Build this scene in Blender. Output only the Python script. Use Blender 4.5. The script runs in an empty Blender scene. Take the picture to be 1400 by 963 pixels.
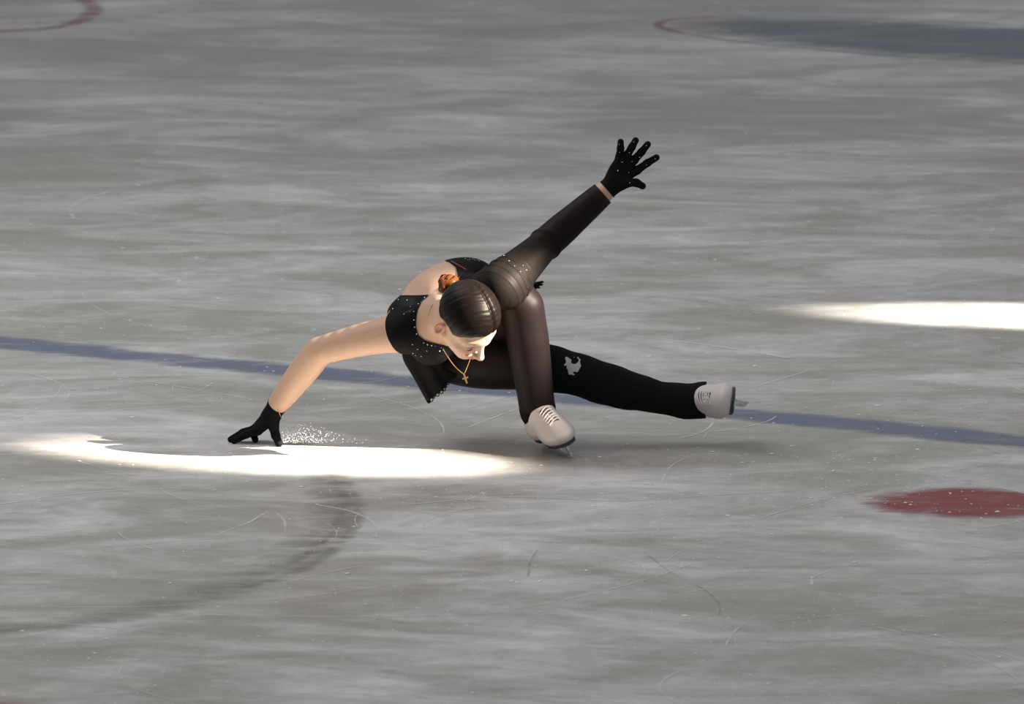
import bpy, bmesh, math, random
import numpy as np
from mathutils import Vector, Matrix, noise as mnoise

rng = np.random.default_rng(7)
random.seed(7)
scene = bpy.context.scene
COL = scene.collection

# ------------------------------------------------------------------ camera
W, H = 1400.0, 963.0
DIST, ELEV, FPX = 26.0, math.radians(8.5), 11180.0
PITCH = ELEV - math.atan((622 - H / 2) / FPX)
CAM = np.array([0.0, -DIST * math.cos(ELEV), DIST * math.sin(ELEV)])
FWD = np.array([0.0, math.cos(PITCH), -math.sin(PITCH)])
UPV = np.array([0.0, math.sin(PITCH), math.cos(PITCH)])
cam_data = bpy.data.cameras.new('camera')
cam_data.sensor_width = 36.0
cam_data.lens = 36.0 * FPX / W
cam_data.clip_end = 400
cam_data.dof.use_dof = True
cam_data.dof.focus_distance = DIST
cam_data.dof.aperture_fstop = 9.0
cam = bpy.data.objects.new('camera', cam_data)
cam.location = CAM
cam.rotation_euler = (math.pi / 2 - PITCH, 0, 0)
COL.objects.link(cam)
scene.camera = cam

# ------------------------------------------------------------------ view, world, lamps
vs = scene.view_settings
vs.view_transform = 'Standard'
vs.look = 'None'
vs.gamma = 1.0
vs.use_curve_mapping = False
vs.exposure = 0.0

world = bpy.data.worlds.new('arena_dusk')
scene.world = world
world.use_nodes = True
bg = world.node_tree.nodes['Background']
bg.inputs['Color'].default_value = (1.0, 0.985, 1.0, 1)
bg.inputs['Strength'].default_value = 0.33


def ray(px, py):
    d = np.array([(px - W / 2) / FPX, 0, 0]) + FWD + UPV * ((H / 2 - py) / FPX)
    return d / np.linalg.norm(d)


def P(px, py, Y):
    """point on the sight line through a pixel, at depth Y in the place"""
    d = ray(px, py)
    return CAM + d * ((Y - CAM[1]) / d[1])


def G(px, py, z=0.0):
    d = ray(px, py)
    return CAM + d * ((z - CAM[2]) / d[2])


def project(V):
    q = np.asarray(V) - CAM
    zc = q @ FWD
    return np.stack([W / 2 + FPX * q[:, 0] / zc, H / 2 - FPX * (q @ UPV) / zc], 1)


def spot(name, target, azim, elev, dist, half_deg, watts, color, blend, radius):
    l = bpy.data.lights.new(name, 'SPOT')
    l.energy = watts
    l.color = color
    l.spot_size = math.radians(2 * half_deg)
    l.spot_blend = blend
    l.shadow_soft_size = radius
    o = bpy.data.objects.new(name, l)
    a, e = math.radians(azim), math.radians(elev)
    t = Vector(target)
    o.location = t + Vector((math.cos(e) * math.cos(a), math.cos(e) * math.sin(a), math.sin(e))) * dist
    o.rotation_euler = (t - o.location).to_track_quat('-Z', 'Y').to_euler()
    COL.objects.link(o)
    return o


# follow spot from the right, low over the boards: rakes past her knee and face on to the ice
spot('follow_spot', G(385, 624), -20, 27, 14, 1.75, 75000, (1.0, 0.86, 0.70), 0.75, 0.05)
# second follow spot, its pool only partly inside the frame
spot('second_spot', G(1520, 436), -13, 21, 14, 1.7, 85000, (1.0, 0.90, 0.78), 0.6, 0.05)
# the hall's dimmed ceiling lamps
def area(name, loc, target, size, watts, color):
    l = bpy.data.lights.new(name, 'AREA')
    l.shape = 'DISK'
    l.size = size
    l.energy = watts
    l.color = color
    o = bpy.data.objects.new(name, l)
    o.location = loc
    o.rotation_euler = (Vector(target) - Vector(loc)).to_track_quat('-Z', 'Y').to_euler()
    COL.objects.link(o)
area('hall_lamp', (-4.5, 1.5, 8), (-2, 1.0, 0), 7.0, 350, (1.0, 0.97, 0.93))

# ------------------------------------------------------------------ materials
def new_mat(name):
    m = bpy.data.materials.new(name)
    m.use_nodes = True
    nt = m.node_tree
    b = nt.nodes['Principled BSDF']
    return m, nt, b


def N(nt, kind, **kw):
    n = nt.nodes.new(kind)
    for k, v in kw.items():
        if k in n.inputs.keys():
            n.inputs[k].default_value = v
        else:
            setattr(n, k, v)
    return n


def ramp(nt, fac, stops):
    r = nt.nodes.new('ShaderNodeValToRGB')
    el = r.color_ramp.elements
    while len(el) < len(stops):
        el.new(0.5)
    for e, (p, c) in zip(el, stops):
        e.position = p
        e.color = c if len(c) == 4 else (*c, 1)
    nt.links.new(fac, r.inputs['Fac'])
    return r.outputs['Color']


def mapped(nt, scale, rot=0.0):
    tc = nt.nodes.new('ShaderNodeTexCoord')
    mp = nt.nodes.new('ShaderNodeMapping')
    mp.inputs['Scale'].default_value = scale
    mp.inputs['Rotation'].default_value = (0, 0, rot)
    nt.links.new(tc.outputs['Object'], mp.inputs['Vector'])
    return mp.outputs['Vector']


def noise(nt, vec, scale, detail=4, rough=0.55, dist=0.0):
    n = nt.nodes.new('ShaderNodeTexNoise')
    n.inputs['Scale'].default_value = scale
    n.inputs['Detail'].default_value = detail
    n.inputs['Roughness'].default_value = rough
    n.inputs['Distortion'].default_value = dist
    nt.links.new(vec, n.inputs['Vector'])
    return n.outputs['Fac']


def math_n(nt, op, a, b=None, clamp=False):
    m = nt.nodes.new('ShaderNodeMath')
    m.operation = op
    m.use_clamp = clamp
    for i, v in enumerate((a, b)):
        if v is None:
            continue
        if isinstance(v, (int, float)):
            m.inputs[i].default_value = v
        else:
            nt.links.new(v, m.inputs[i])
    return m.outputs[0]


def mix_col(nt, fac, a, b):
    m = nt.nodes.new('ShaderNodeMix')
    m.data_type = 'RGBA'
    for sock, v in ((m.inputs[0], fac), (m.inputs[6], a), (m.inputs[7], b)):
        if isinstance(v, (int, float)):
            sock.default_value = v
        elif isinstance(v, tuple):
            sock.default_value = (*v, 1) if len(v) == 3 else v
        else:
            nt.links.new(v, sock)
    return m.outputs[2]


def bump(nt, b, height, strength, distance):
    bp = nt.nodes.new('ShaderNodeBump')
    bp.inputs['Strength'].default_value = strength
    bp.inputs['Distance'].default_value = distance
    nt.links.new(height, bp.inputs['Height'])
    nt.links.new(bp.outputs['Normal'], b.inputs['Normal'])


def ice_material():
    m, nt, b = new_mat('skated_ice')
    big = noise(nt, mapped(nt, (0.8, 1.0, 1), 0.10), 0.55, 3, 0.5, 0.4)
    mid = noise(nt, mapped(nt, (0.62, 1.0, 1), 0.16), 1.7, 8, 0.66, 1.1)
    fine = noise(nt, mapped(nt, (0.7, 1.0, 1), -0.25), 11, 7, 0.72, 1.0)
    grain = noise(nt, mapped(nt, (1, 1, 1)), 210, 3, 0.7)
    s = math_n(nt, 'ADD', math_n(nt, 'MULTIPLY', big, 0.30), math_n(nt, 'MULTIPLY', mid, 0.50))
    s = math_n(nt, 'ADD', s, math_n(nt, 'MULTIPLY', fine, 0.20))
    base = ramp(nt, s, [(0.38, (0.225, 0.218, 0.19)), (0.46, (0.335, 0.33, 0.305)),
                        (0.53, (0.50, 0.505, 0.505)), (0.62, (0.74, 0.75, 0.78))])
    # frosty specks and crumbs frozen on
    vor = N(nt, 'ShaderNodeTexVoronoi', Scale=34.0)
    nt.links.new(mapped(nt, (0.8, 1, 1)), vor.inputs['Vector'])
    patchy = noise(nt, mapped(nt, (1, 1, 1)), 1.7, 3, 0.6)
    sp = math_n(nt, 'LESS_THAN', vor.outputs['Distance'], math_n(nt, 'MULTIPLY', math_n(nt, 'SUBTRACT', patchy, 0.42), 0.85))
    col = mix_col(nt, math_n(nt, 'MULTIPLY', sp, 0.16), base, (0.80, 0.82, 0.83))
    col = mix_col(nt, ramp(nt, grain, [(0.38, (0, 0, 0)), (0.70, (0.42, 0.42, 0.42))]), col, (0.75, 0.77, 0.78))
    nt.links.new(col, b.inputs['Base Color'])
    nt.links.new(ramp(nt, s, [(0.40, (0.34,) * 3), (0.62, (0.62,) * 3)]), b.inputs['Roughness'])
    b.inputs['IOR'].default_value = 1.31
    b.inputs['Specular IOR Level'].default_value = 0.30
    bump(nt, b, math_n(nt, 'ADD', grain, math_n(nt, 'MULTIPLY', fine, 2.0)), 0.22, 0.004)
    return m


def overlay_material(name, c1, c2, opacity, nscale=9.0, edge=0.30, nmin=0.25, rough=0.5):
    """paint or wear seen through the ice: the mesh's v coordinate runs 0..1 across the mark"""
    m, nt, b = new_mat(name)
    uv = nt.nodes.new('ShaderNodeUVMap')
    sep = nt.nodes.new('ShaderNodeSeparateXYZ')
    nt.links.new(uv.outputs['UV'], sep.inputs[0])
    v = sep.outputs['Y']
    e = math_n(nt, 'MULTIPLY', math_n(nt, 'MINIMUM', v, math_n(nt, 'SUBTRACT', 1.0, v)), 2.0)
    n = noise(nt, mapped(nt, (0.45, 1, 1), 0.1), nscale, 6, 0.65, 0.5)
    n2 = noise(nt, mapped(nt, (1, 1, 1)), 120, 3, 0.7)
    a = math_n(nt, 'DIVIDE', math_n(nt, 'SUBTRACT', math_n(nt, 'ADD', e, math_n(nt, 'MULTIPLY', math_n(nt, 'SUBTRACT', n, 0.5), edge * 1.6)), 0.02), edge, True)
    wear = ramp(nt, n, [(0.32, (nmin,) * 3), (0.55, (1, 1, 1))])
    a = math_n(nt, 'MULTIPLY', math_n(nt, 'MULTIPLY', a, opacity), wear)
    gr = ramp(nt, n2, [(0.35, (1, 1, 1)), (0.7, (0.72, 0.72, 0.72))])
    a = math_n(nt, 'MULTIPLY', a, gr)
    nt.links.new(a, b.inputs['Alpha'])
    nt.links.new(mix_col(nt, n, c1, c2), b.inputs['Base Color'])
    b.inputs['Roughness'].default_value = rough
    b.inputs['IOR'].default_value = 1.31
    b.inputs['Specular IOR Level'].default_value = 0.3
    return m


def plain(name, col, rough=0.5, metal=0.0, nscale=40, var=0.12, bump_s=0.0, bump_d=0.001, spec=0.5, coat=0.0):
    m, nt, b = new_mat(name)
    n = noise(nt, mapped(nt, (1, 1, 1)), nscale, 4, 0.6)
    lo = tuple(c * (1 - var) for c in col)
    hi = tuple(min(1, c * (1 + var)) for c in col)
    nt.links.new(mix_col(nt, n, lo, hi), b.inputs['Base Color'])
    b.inputs['Roughness'].default_value = rough
    b.inputs['Metallic'].default_value = metal
    b.inputs['Specular IOR Level'].default_value = spec
    b.inputs['Coat Weight'].default_value = coat
    if bump_s:
        bump(nt, b, n, bump_s, bump_d)
    return m


def sheer(name, col, cover, rough=0.55, spec=0.12):
    """knitted mesh: an opaque thread network over what lies under it"""
    m, nt, b = new_mat(name)
    n = noise(nt, mapped(nt, (1, 1, 1)), 26, 4, 0.6)
    f = noise(nt, mapped(nt, (1, 1, 1)), 420, 2, 0.5)
    b.inputs['Base Color'].default_value = (*col, 1)
    b.inputs['Roughness'].default_value = rough
    b.inputs['Specular IOR Level'].default_value = spec
    a = math_n(nt, 'ADD', cover, math_n(nt, 'MULTIPLY', math_n(nt, 'SUBTRACT', n, 0.5), 0.10), True)
    nt.links.new(a, b.inputs['Alpha'])
    bump(nt, b, f, 0.25, 0.001)
    return m


def skin_material():
    m, nt, b = new_mat('skin')
    at = nt.nodes.new('ShaderNodeAttribute')
    at.attribute_name = 'tint'
    n = noise(nt, mapped(nt, (1, 1, 1)), 45, 4, 0.6)
    base = mix_col(nt, n, (0.60, 0.375, 0.265), (0.70, 0.46, 0.335))
    sep = nt.nodes.new('ShaderNodeSeparateColor')
    nt.links.new(at.outputs['Color'], sep.inputs[0])
    c = mix_col(nt, sep.outputs[0], base, (0.46, 0.10, 0.085))      # lips, ears
    c = mix_col(nt, sep.outputs[1], c, (0.62, 0.30, 0.24))          # blush
    c = mix_col(nt, sep.outputs[2], c, (0.16, 0.09, 0.075))         # eye shadow, brow
    nt.links.new(c, b.inputs['Base Color'])
    b.inputs['Roughness'].default_value = 0.48
    b.inputs['Subsurface Weight'].default_value = 0.12
    b.inputs['Subsurface Radius'].default_value = (0.012, 0.005, 0.003)
    b.inputs['Subsurface Scale'].default_value = 0.6
    b.inputs['Specular IOR Level'].default_value = 0.4
    return m


def hair_material(name, c1, c2, rough=0.36):
    m, nt, b = new_mat(name)
    uv = nt.nodes.new('ShaderNodeUVMap')
    mp = nt.nodes.new('ShaderNodeMapping')
    mp.inputs['Scale'].default_value = (420, 9, 1)
    nt.links.new(uv.outputs['UV'], mp.inputs['Vector'])
    n = noise(nt, mp.outputs['Vector'], 1.0, 4, 0.6)
    nt.links.new(mix_col(nt, n, c1, c2), b.inputs['Base Color'])
    b.inputs['Roughness'].default_value = rough
    b.inputs['Specular IOR Level'].default_value = 0.15
    bump(nt, b, n, 0.5, 0.0015)
    return m


M = {
    'ice': ice_material(),
    'blue': overlay_material('blue_paint_under_ice', (0.12, 0.155, 0.29), (0.24, 0.29, 0.42), 0.85, 6, 0.5, 0.35),
    'red': overlay_material('red_paint_under_ice', (0.26, 0.035, 0.055), (0.36, 0.075, 0.10), 0.92, 9, 0.30, 0.55),
    'farred': overlay_material('faded_red_paint_under_ice', (0.36, 0.16, 0.17), (0.40, 0.22, 0.22), 0.6, 4, 0.7, 0.25),
    'crease': overlay_material('crease_paint_under_ice', (0.16, 0.225, 0.28), (0.20, 0.26, 0.31), 0.85, 2.5, 0.35, 0.55),
    'track': overlay_material('scraped_clear_ice', (0.24, 0.235, 0.20), (0.28, 0.275, 0.245), 0.42, 8, 0.9, 0.0, 0.4),
    'scratch': overlay_material('frosty_scratch', (0.76, 0.78, 0.79), (0.84, 0.86, 0.86), 0.8, 5, 0.6, 0.10),
    'darkcut': overlay_material('dark_ice_crack', (0.2, 0.2, 0.185), (0.24, 0.24, 0.22), 0.28, 8, 0.7, 0.0),
    'snow': plain('ice_shavings', (0.82, 0.84, 0.86), 0.7),
    'skin': skin_material(),
    'hair': hair_material('dark_brown_hair', (0.0025, 0.0018, 0.0016), (0.011, 0.0065, 0.0052), 0.40),
    'bun': hair_material('auburn_bun', (0.05, 0.016, 0.006), (0.20, 0.065, 0.018), 0.4),
    'dress': plain('black_lace_cloth', (0.0055, 0.0055, 0.006), 0.7, 0, 260, 0.6, 0.5, 0.0015, 0.12),
    'velvet': plain('black_glove_cloth', (0.0075, 0.0075, 0.008), 0.85, 0, 200, 0.4, 0.3, 0.001, 0.10),
    'sleeve': sheer('sheer_black_mesh', (0.009, 0.008, 0.008), 0.90),
    'tights': sheer('black_tights', (0.0115, 0.0078, 0.0092), 0.955, 0.50, 0.13),
    'legging': plain('black_overboot_cloth', (0.010, 0.009, 0.010), 0.8, 0, 120, 0.4, 0.3, 0.001, 0.08),
    'boot': plain('white_skate_leather', (0.72, 0.68, 0.68), 0.42, 0, 30, 0.06, 0.15, 0.001, 0.5),
    'lace': plain('white_lace', (0.80, 0.78, 0.76), 0.7),
    'tongue': plain('grey_eyelet_gap', (0.10, 0.095, 0.10), 0.8),
    'sole': plain('dark_boot_sole', (0.045, 0.045, 0.047), 0.5),
    'steel': plain('blade_steel', (0.78, 0.81, 0.83), 0.42, 0.55, 60, 0.1),
    'gold': plain('gold_chain', (0.86, 0.58, 0.26), 0.28, 1.0, 300, 0.1),
    'stone': plain('rhinestone', (0.9, 0.92, 0.95), 0.08, 0.6, 300, 0.05, spec=1.0),
    'pink': plain('pink_strap_lining', (0.24, 0.02, 0.05), 0.6),
    'lash': plain('eyelash', (0.02, 0.014, 0.012), 0.7),
    'kneesnow': plain('packed_snow', (0.55, 0.56, 0.58), 0.85, 0, 160, 0.5, 0.6, 0.003),
}

# ------------------------------------------------------------------ object helpers
def link(name, me, mat=None, parent=None, smooth=False):
    o = bpy.data.objects.new(name, me)
    if mat is not None:
        me.materials.append(mat)
    COL.objects.link(o)
    if parent is not None:
        o.parent = parent
        if parent.type == 'EMPTY':
            o.matrix_parent_inverse = Matrix.Translation(parent.location).inverted()
        elif parent.parent is not None:
            o.matrix_parent_inverse = Matrix.Identity(4)
    if smooth:
        me.polygons.foreach_set('use_smooth', [True] * len(me.polygons))
    return o


def mesh(name, V, F, uv=None):
    me = bpy.data.meshes.new(name)
    me.from_pydata([tuple(map(float, v)) for v in V], [], [tuple(map(int, f)) for f in F])
    if uv is not None:
        l = me.uv_layers.new(name='UVMap')
        idx = np.empty(len(me.loops), dtype=np.int32)
        me.loops.foreach_get('vertex_index', idx)
        l.data.foreach_set('uv', np.asarray(uv, dtype=np.float32)[idx].ravel())
    me.update()
    return me


def catmull(pts, n):
    pts = np.asarray(pts, float)
    p = np.vstack([2 * pts[0] - pts[1], pts, 2 * pts[-1] - pts[-2]])
    out = []
    for i in range(1, len(p) - 2):
        for t in np.linspace(0, 1, n, endpoint=False):
            a, b, c, d = p[i - 1], p[i], p[i + 1], p[i + 2]
            out.append(0.5 * ((2 * b) + (c - a) * t + (2 * a - 5 * b + 4 * c - d) * t * t + (3 * b - a - 3 * c + d) * t ** 3))
    out.append(pts[-1])
    return np.array(out)


def ribbon(pts, width, z, nu=12):
    """flat strip on the ice along pts; v runs across"""
    pts = np.asarray(pts, float)[:, :2]
    t = np.gradient(pts, axis=0)
    t /= np.linalg.norm(t, axis=1)[:, None] + 1e-9
    nrm = np.stack([-t[:, 1], t[:, 0]], 1)
    w = np.broadcast_to(np.asarray(width, float), (len(pts),))
    V, uv, F = [], [], []
    for i in range(len(pts)):
        for j, s in enumerate((-0.5, -0.25, 0, 0.25, 0.5)):
            q = pts[i] + nrm[i] * s * w[i]
            V.append((q[0], q[1], z))
            uv.append((i / 10, s + 0.5))
    for i in range(len(pts) - 1):
        for j in range(4):
            a = i * 5 + j
            F.append((a, a + 5, a + 6, a + 1))
    F = [f[::-1] for f in F]
    return V, F, uv


def tube(pts, rad, seg=8, caps=True):
    pts = np.asarray(pts, float)
    n = len(pts)
    t = np.gradient(pts, axis=0)
    t /= np.linalg.norm(t, axis=1)[:, None] + 1e-12
    rad = np.broadcast_to(np.asarray(rad, float), (n,))
    ref = np.array([0, 0, 1.0]) if abs(t[0][2]) < 0.9 else np.array([1.0, 0, 0])
    u = np.cross(t[0], ref)
    u /= np.linalg.norm(u)
    V, F, uv = [], [], []
    for i in range(n):
        u = u - t[i] * (u @ t[i])
        u /= np.linalg.norm(u)
        w = np.cross(t[i], u)
        for k in range(seg):
            a = 2 * math.pi * k / seg
            V.append(pts[i] + rad[i] * (math.cos(a) * u + math.sin(a) * w))
            uv.append((k / seg, i / n))
    for i in range(n - 1):
        for k in range(seg):
            k2 = (k + 1) % seg
            F.append((i * seg + k, i * seg + k2, (i + 1) * seg + k2, (i + 1) * seg + k))
    if caps:
        F.append(tuple(range(seg))[::-1])
        F.append(tuple((n - 1) * seg + k for k in range(seg)))
    return V, F, uv


class Join:
    def __init__(self):
        self.V, self.F, self.U = [], [], []

    def add(self, V, F, uv=None):
        o = len(self.V)
        self.V.extend(V)
        self.F.extend([tuple(i + o for i in f) for f in F])
        self.U.extend(uv if uv is not None else [(0, 0)] * len(V))

    def build(self, name, mat, parent=None, smooth=True):
        return link(name, mesh(name, self.V, self.F, self.U), mat, parent, smooth)


OCT_V = np.array([(1, 0, 0), (-1, 0, 0), (0, 1, 0), (0, -1, 0), (0, 0, 1), (0, 0, -1)], float)
OCT_F = [(0, 2, 4), (2, 1, 4), (1, 3, 4), (3, 0, 4), (2, 0, 5), (1, 2, 5), (3, 1, 5), (0, 3, 5)]

# ------------------------------------------------------------------ the ice
bm = bmesh.new()
for x, y in ((-45, -24), (45, -24), (45, 60), (-45, 60)):
    bm.verts.new((x, y, 0))
bm.faces.new(bm.verts)
me = bpy.data.meshes.new('floor')
bm.to_mesh(me)
bm.free()
floor = link('floor', me, M['ice'])
floor['kind'] = 'structure'
floor['label'] = 'grey scuffed ice surface of the rink'


def on_ice(name, V, F, uv, mat, label=None, stuff=False, parent=None):
    o = link(name, mesh(name, V, F, uv), mat, parent or floor)
    if label:
        o['label'] = label
    if stuff:
        o['kind'] = 'stuff'
    return o


# blue line: 30 cm wide, straight, running slantwise behind the skater
A, B = G(0, 468), G(1400, 604)
t = np.linspace(-4, 6, 700)[:, None]
V, F, uv = ribbon(A + (B - A) * t, 0.31, 0.0006)
on_ice('blue_line', V, F, uv, M['blue'], 'straight blue line painted across the ice')
LDIR = (B - A)[:2] / np.linalg.norm((B - A)[:2])


def disc(c, rx, z, n=96, rings=8):
    V, F, uv = [], [], []
    for r in range(rings + 1):
        for k in range(n):
            a = 2 * math.pi * k / n
            q = rx * r / rings
            V.append((c[0] + q * math.cos(a), c[1] + q * math.sin(a), z))
            uv.append((k / n, 0.5 - 0.5 * r / rings))
    for r in range(rings):
        for k in range(n):
            k2 = (k + 1) % n
            F.append((r * n + k, (r + 1) * n + k, (r + 1) * n + k2, r * n + k2))
    return V, F, uv


c = G(1318, 688)
V, F, uv = disc(c, 0.335, 0.0006)
on_ice('faceoff_dot', V, F, uv, M['red'], 'solid red face-off dot on the ice near the right edge')
# a second dot, only its rim inside the frame at bottom left
c = G(-70, 985)
V, F, uv = disc(c, 0.335, 0.0006)
on_ice('faceoff_dot', V, F, uv, M['red'], 'red mark just showing at the bottom left corner')
# far face-off circle, top left
circ = catmull([G(*p)[:2] for p in ((-420, 30), (-200, 46), (-60, 45), (20, 42), (72, 38), (108, 29), (127, 17), (125, 7), (104, -4), (50, -14), (-60, -20))], 12)
V, F, uv = ribbon(circ, 0.13, 0.0006)
on_ice('faceoff_circle', V, F, uv, M['farred'], 'thin red arc at the far top left')
# goal crease, top right: blue fill, red outline
g0, g1 = G(930, 27), G(1760, 88)
gm = (g0 + g1)[:2] / 2
gd = (g1 - g0)[:2]
gl = np.linalg.norm(gd) / 2
gd /= np.linalg.norm(gd)
gn = np.array([-gd[1], gd[0]])
if gn[1] < 0:
    gn = -gn


def crease_pts(sc):
    out = []
    for k in range(121):
        a = 2 * math.pi * k / 120
        ca, sa = math.cos(a), math.sin(a)
        depth = 0.78 if sa > 0 else 0.80
        out.append(gm + gd * gl * sc * ca + gn * depth * sc * sa)
    return np.array(out)


rings = 10
V, F, uv = [], [], []
for r in range(rings + 1):
    for q in crease_pts(r / rings)[:-1]:
        V.append((q[0], q[1], 0.0006))
        uv.append((0, 0.5 - 0.5 * r / rings))
for r in range(rings):
    for k in range(120):
        k2 = (k + 1) % 120
        F.append((r * 120 + k, (r + 1) * 120 + k, (r + 1) * 120 + k2, r * 120 + k2))
crease = on_ice('goal_crease', V, F, uv, M['crease'], 'dull blue goal crease at the far top right')
V, F, uv = ribbon(crease_pts(1.02), 0.07, 0.0011)
on_ice('crease_outline', V, F, uv, M['farred'], 'faint red outline of the goal crease', parent=crease)

# broad curving scrape in the foreground
trk = catmull([G(*p)[:2] for p in ((-60, 868), (130, 848), (260, 820), (350, 790), (415, 755), (450, 715), (455, 680), (432, 640), (400, 600))], 14)
w = np.interp(np.linspace(0, 1, len(trk)), [0, 0.25, 0.5, 0.72, 1], [0.22, 0.24, 0.24, 0.18, 0.12])
V, F, uv = ribbon(trk, w, 0.0007)
j = Join()
j.add(V, F, uv)
trk2 = catmull([G(*p)[:2] for p in ((330, 805), (420, 775), (470, 735), (488, 700), (482, 672), (462, 645))], 14)
V, F, uv = ribbon(trk2, 0.07, 0.0008)
j.add(V, F, uv)
trk2 = catmull([G(*p)[:2] for p in ((400, 770), (450, 735), (470, 700), (466, 672), (448, 645))], 14)
V, F, uv = ribbon(trk2, 0.06, 0.0009)
j.add(V, F, uv)
o = j.build('skate_scrape', M['track'], floor, False)
o['label'] = 'broad darker curved scrape in the foreground ice'
o['kind'] = 'stuff'

# thin white skate scratches
j = Join()
seen = [((300, 730), (340, 715), (370, 700), (388, 712), (390, 728)), ((430, 690), (480, 700), (510, 715), (515, 735)),
        ((560, 690), (700, 680), (850, 685), (1000, 676), (1080, 672)), ((905, 660), (915, 640), (935, 628)),
        ((930, 600), (962, 590), (975, 575), (955, 562), (935, 560)), ((640, 585), (700, 562), (730, 552)),
        ((160, 515), (250, 530), (340, 545)), ((100, 300), (98, 285), (120, 272), (150, 262)),
        ((0, 690), (110, 675), (240, 668)), ((420, 535), (428, 520), (423, 508)), ((1110, 800), (1112, 790), (1135, 780)),
        ((1030, 530), (1090, 512), (1110, 505)), ((700, 470), (800, 455), (950, 470), (1080, 490))]
for s in seen:
    q = catmull([G(*p)[:2] for p in s], 10)
    V, F, uv = ribbon(q, 0.03 if s[0][0] in (100, 700) else 0.012, 0.0012)
    j.add(V, F, uv)
for i in range(150):
    px, py = rng.uniform(-150, 1550), rng.uniform(180, 1000)
    c = G(px, py)[:2]
    r = rng.uniform(0.25, 2.5)
    a0 = rng.uniform(0, 2 * math.pi)
    L = rng.uniform(0.3, 1.2)
    a = np.linspace(a0, a0 + L / r * rng.choice((-1, 1)), 16)
    cen = c - r * np.array([math.cos(a0), math.sin(a0)])
    V, F, uv = ribbon(np.stack([cen[0] + r * np.cos(a), cen[1] + r * np.sin(a)], 1), rng.uniform(0.003, 0.009), 0.0013)
    j.add(V, F, uv)
o = j.build('skate_scratch', M['scratch'], floor, False)
o['label'] = 'fine white skate scratches across the ice'
o['kind'] = 'stuff'
j = Join()
for s in (((880, 755), (920, 785), (960, 805), (982, 825), (984, 842)), ((640, 560), (690, 545), (730, 535)),
          ((0, 705), (60, 695), (140, 678)), ((722, 790), (725, 770), (735, 752)), ((1185, 570), (1200, 580), (1205, 592))):
    V, F, uv = ribbon(catmull([G(*p)[:2] for p in s], 10), 0.009, 0.0010)
    j.add(V, F, uv)
o = j.build('ice_crack', M['darkcut'], floor, False)
o['label'] = 'thin dark cracks in the ice'
o['kind'] = 'stuff'

# crumbs of shaved ice lying about
j = Join()
for i in range(2200):
    if i < 500:
        px, py = rng.uniform(560, 1350), rng.normal(672, 38)
    else:
        px, py = rng.uniform(-60, 1460), rng.uniform(250, 990)
    c = G(px, py)
    s = rng.uniform(0.0012, 0.0048) * (1 if rng.random() < 0.93 else 1.8)
    a = rng.uniform(0, 6.28)
    R = np.array([[math.cos(a), -math.sin(a), 0], [math.sin(a), math.cos(a), 0], [0, 0, 1]])
    v = OCT_V * (1 + rng.uniform(-0.4, 0.4, (6, 1))) * np.array([s * 1.3, s * 1.2, s * 0.45])
    j.add(v @ R.T + c + np.array([0, 0, s * 0.15]), OCT_F)
o = j.build('ice_shavings', M['snow'], None, False)
o['kind'] = 'stuff'
o['label'] = 'white crumbs of shaved ice scattered over the rink'
o['category'] = 'ice crumbs'

# ------------------------------------------------------------------ signed distance modelling
def nrmz(v):
    v = np.asarray(v, float)
    return v / np.linalg.norm(v)


class Cap:
    def __init__(s, a, b, ra, rb, k=0.02, sub=False):
        s.a, s.b, s.ra, s.rb, s.k, s.sub = np.asarray(a, float), np.asarray(b, float), ra, rb, k, sub
        m = max(ra, rb)
        s.lo, s.hi = np.minimum(s.a, s.b) - m, np.maximum(s.a, s.b) + m

    def d(s, p):
        ba = s.b - s.a
        q = p - s.a.astype(p.dtype)
        t = np.clip((q @ ba.astype(p.dtype)) / max(ba @ ba, 1e-12), 0, 1)
        r = q - t[..., None] * ba.astype(p.dtype)
        return np.sqrt((r * r).sum(-1)) - (s.ra + (s.rb - s.ra) * t)


class Ell:
    """ellipsoid: rows of ax are its unit axes"""
    def __init__(s, c, ax, rad, k=0.02, sub=False):
        s.c, s.ax, s.rad, s.k, s.sub = np.asarray(c, float), np.asarray(ax, float), np.asarray(rad, float), k, sub
        e = np.sqrt(((s.ax * s.rad[:, None]) ** 2).sum(0))
        s.lo, s.hi = s.c - e, s.c + e

    def d(s, p):
        q = (p - s.c.astype(p.dtype)) @ s.ax.T.astype(p.dtype)
        u = q / s.rad.astype(p.dtype)
        k0 = np.sqrt((u * u).sum(-1))
        w = u / s.rad.astype(p.dtype)
        k1 = np.sqrt((w * w).sum(-1)) + 1e-9
        return k0 * (k0 - 1) / k1


def comb(a, b, k, sub):
    if sub:
        h = np.clip(0.5 - 0.5 * (a + b) / k, 0, 1)
        return a + (-b - a) * h + k * h * (1 - h)
    h = np.clip(0.5 + 0.5 * (a - b) / k, 0, 1)
    return a + (b - a) * h - k * h * (1 - h)


def sdf(prims, pts):
    d = np.full(len(pts), 10.0)
    for q in prims:
        d = comb(d, q.d(pts), q.k, q.sub)
    return d


def axis_coords(lo, hi, h, fine=None):
    if fine is None:
        return np.arange(lo, hi + h, h)
    f0, f1, hf = fine
    a = np.arange(lo, f0, h)
    b = np.arange(f0, f1, hf)
    c = np.arange(f1, hi + h, h)
    return np.concatenate([a, b, c])


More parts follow.
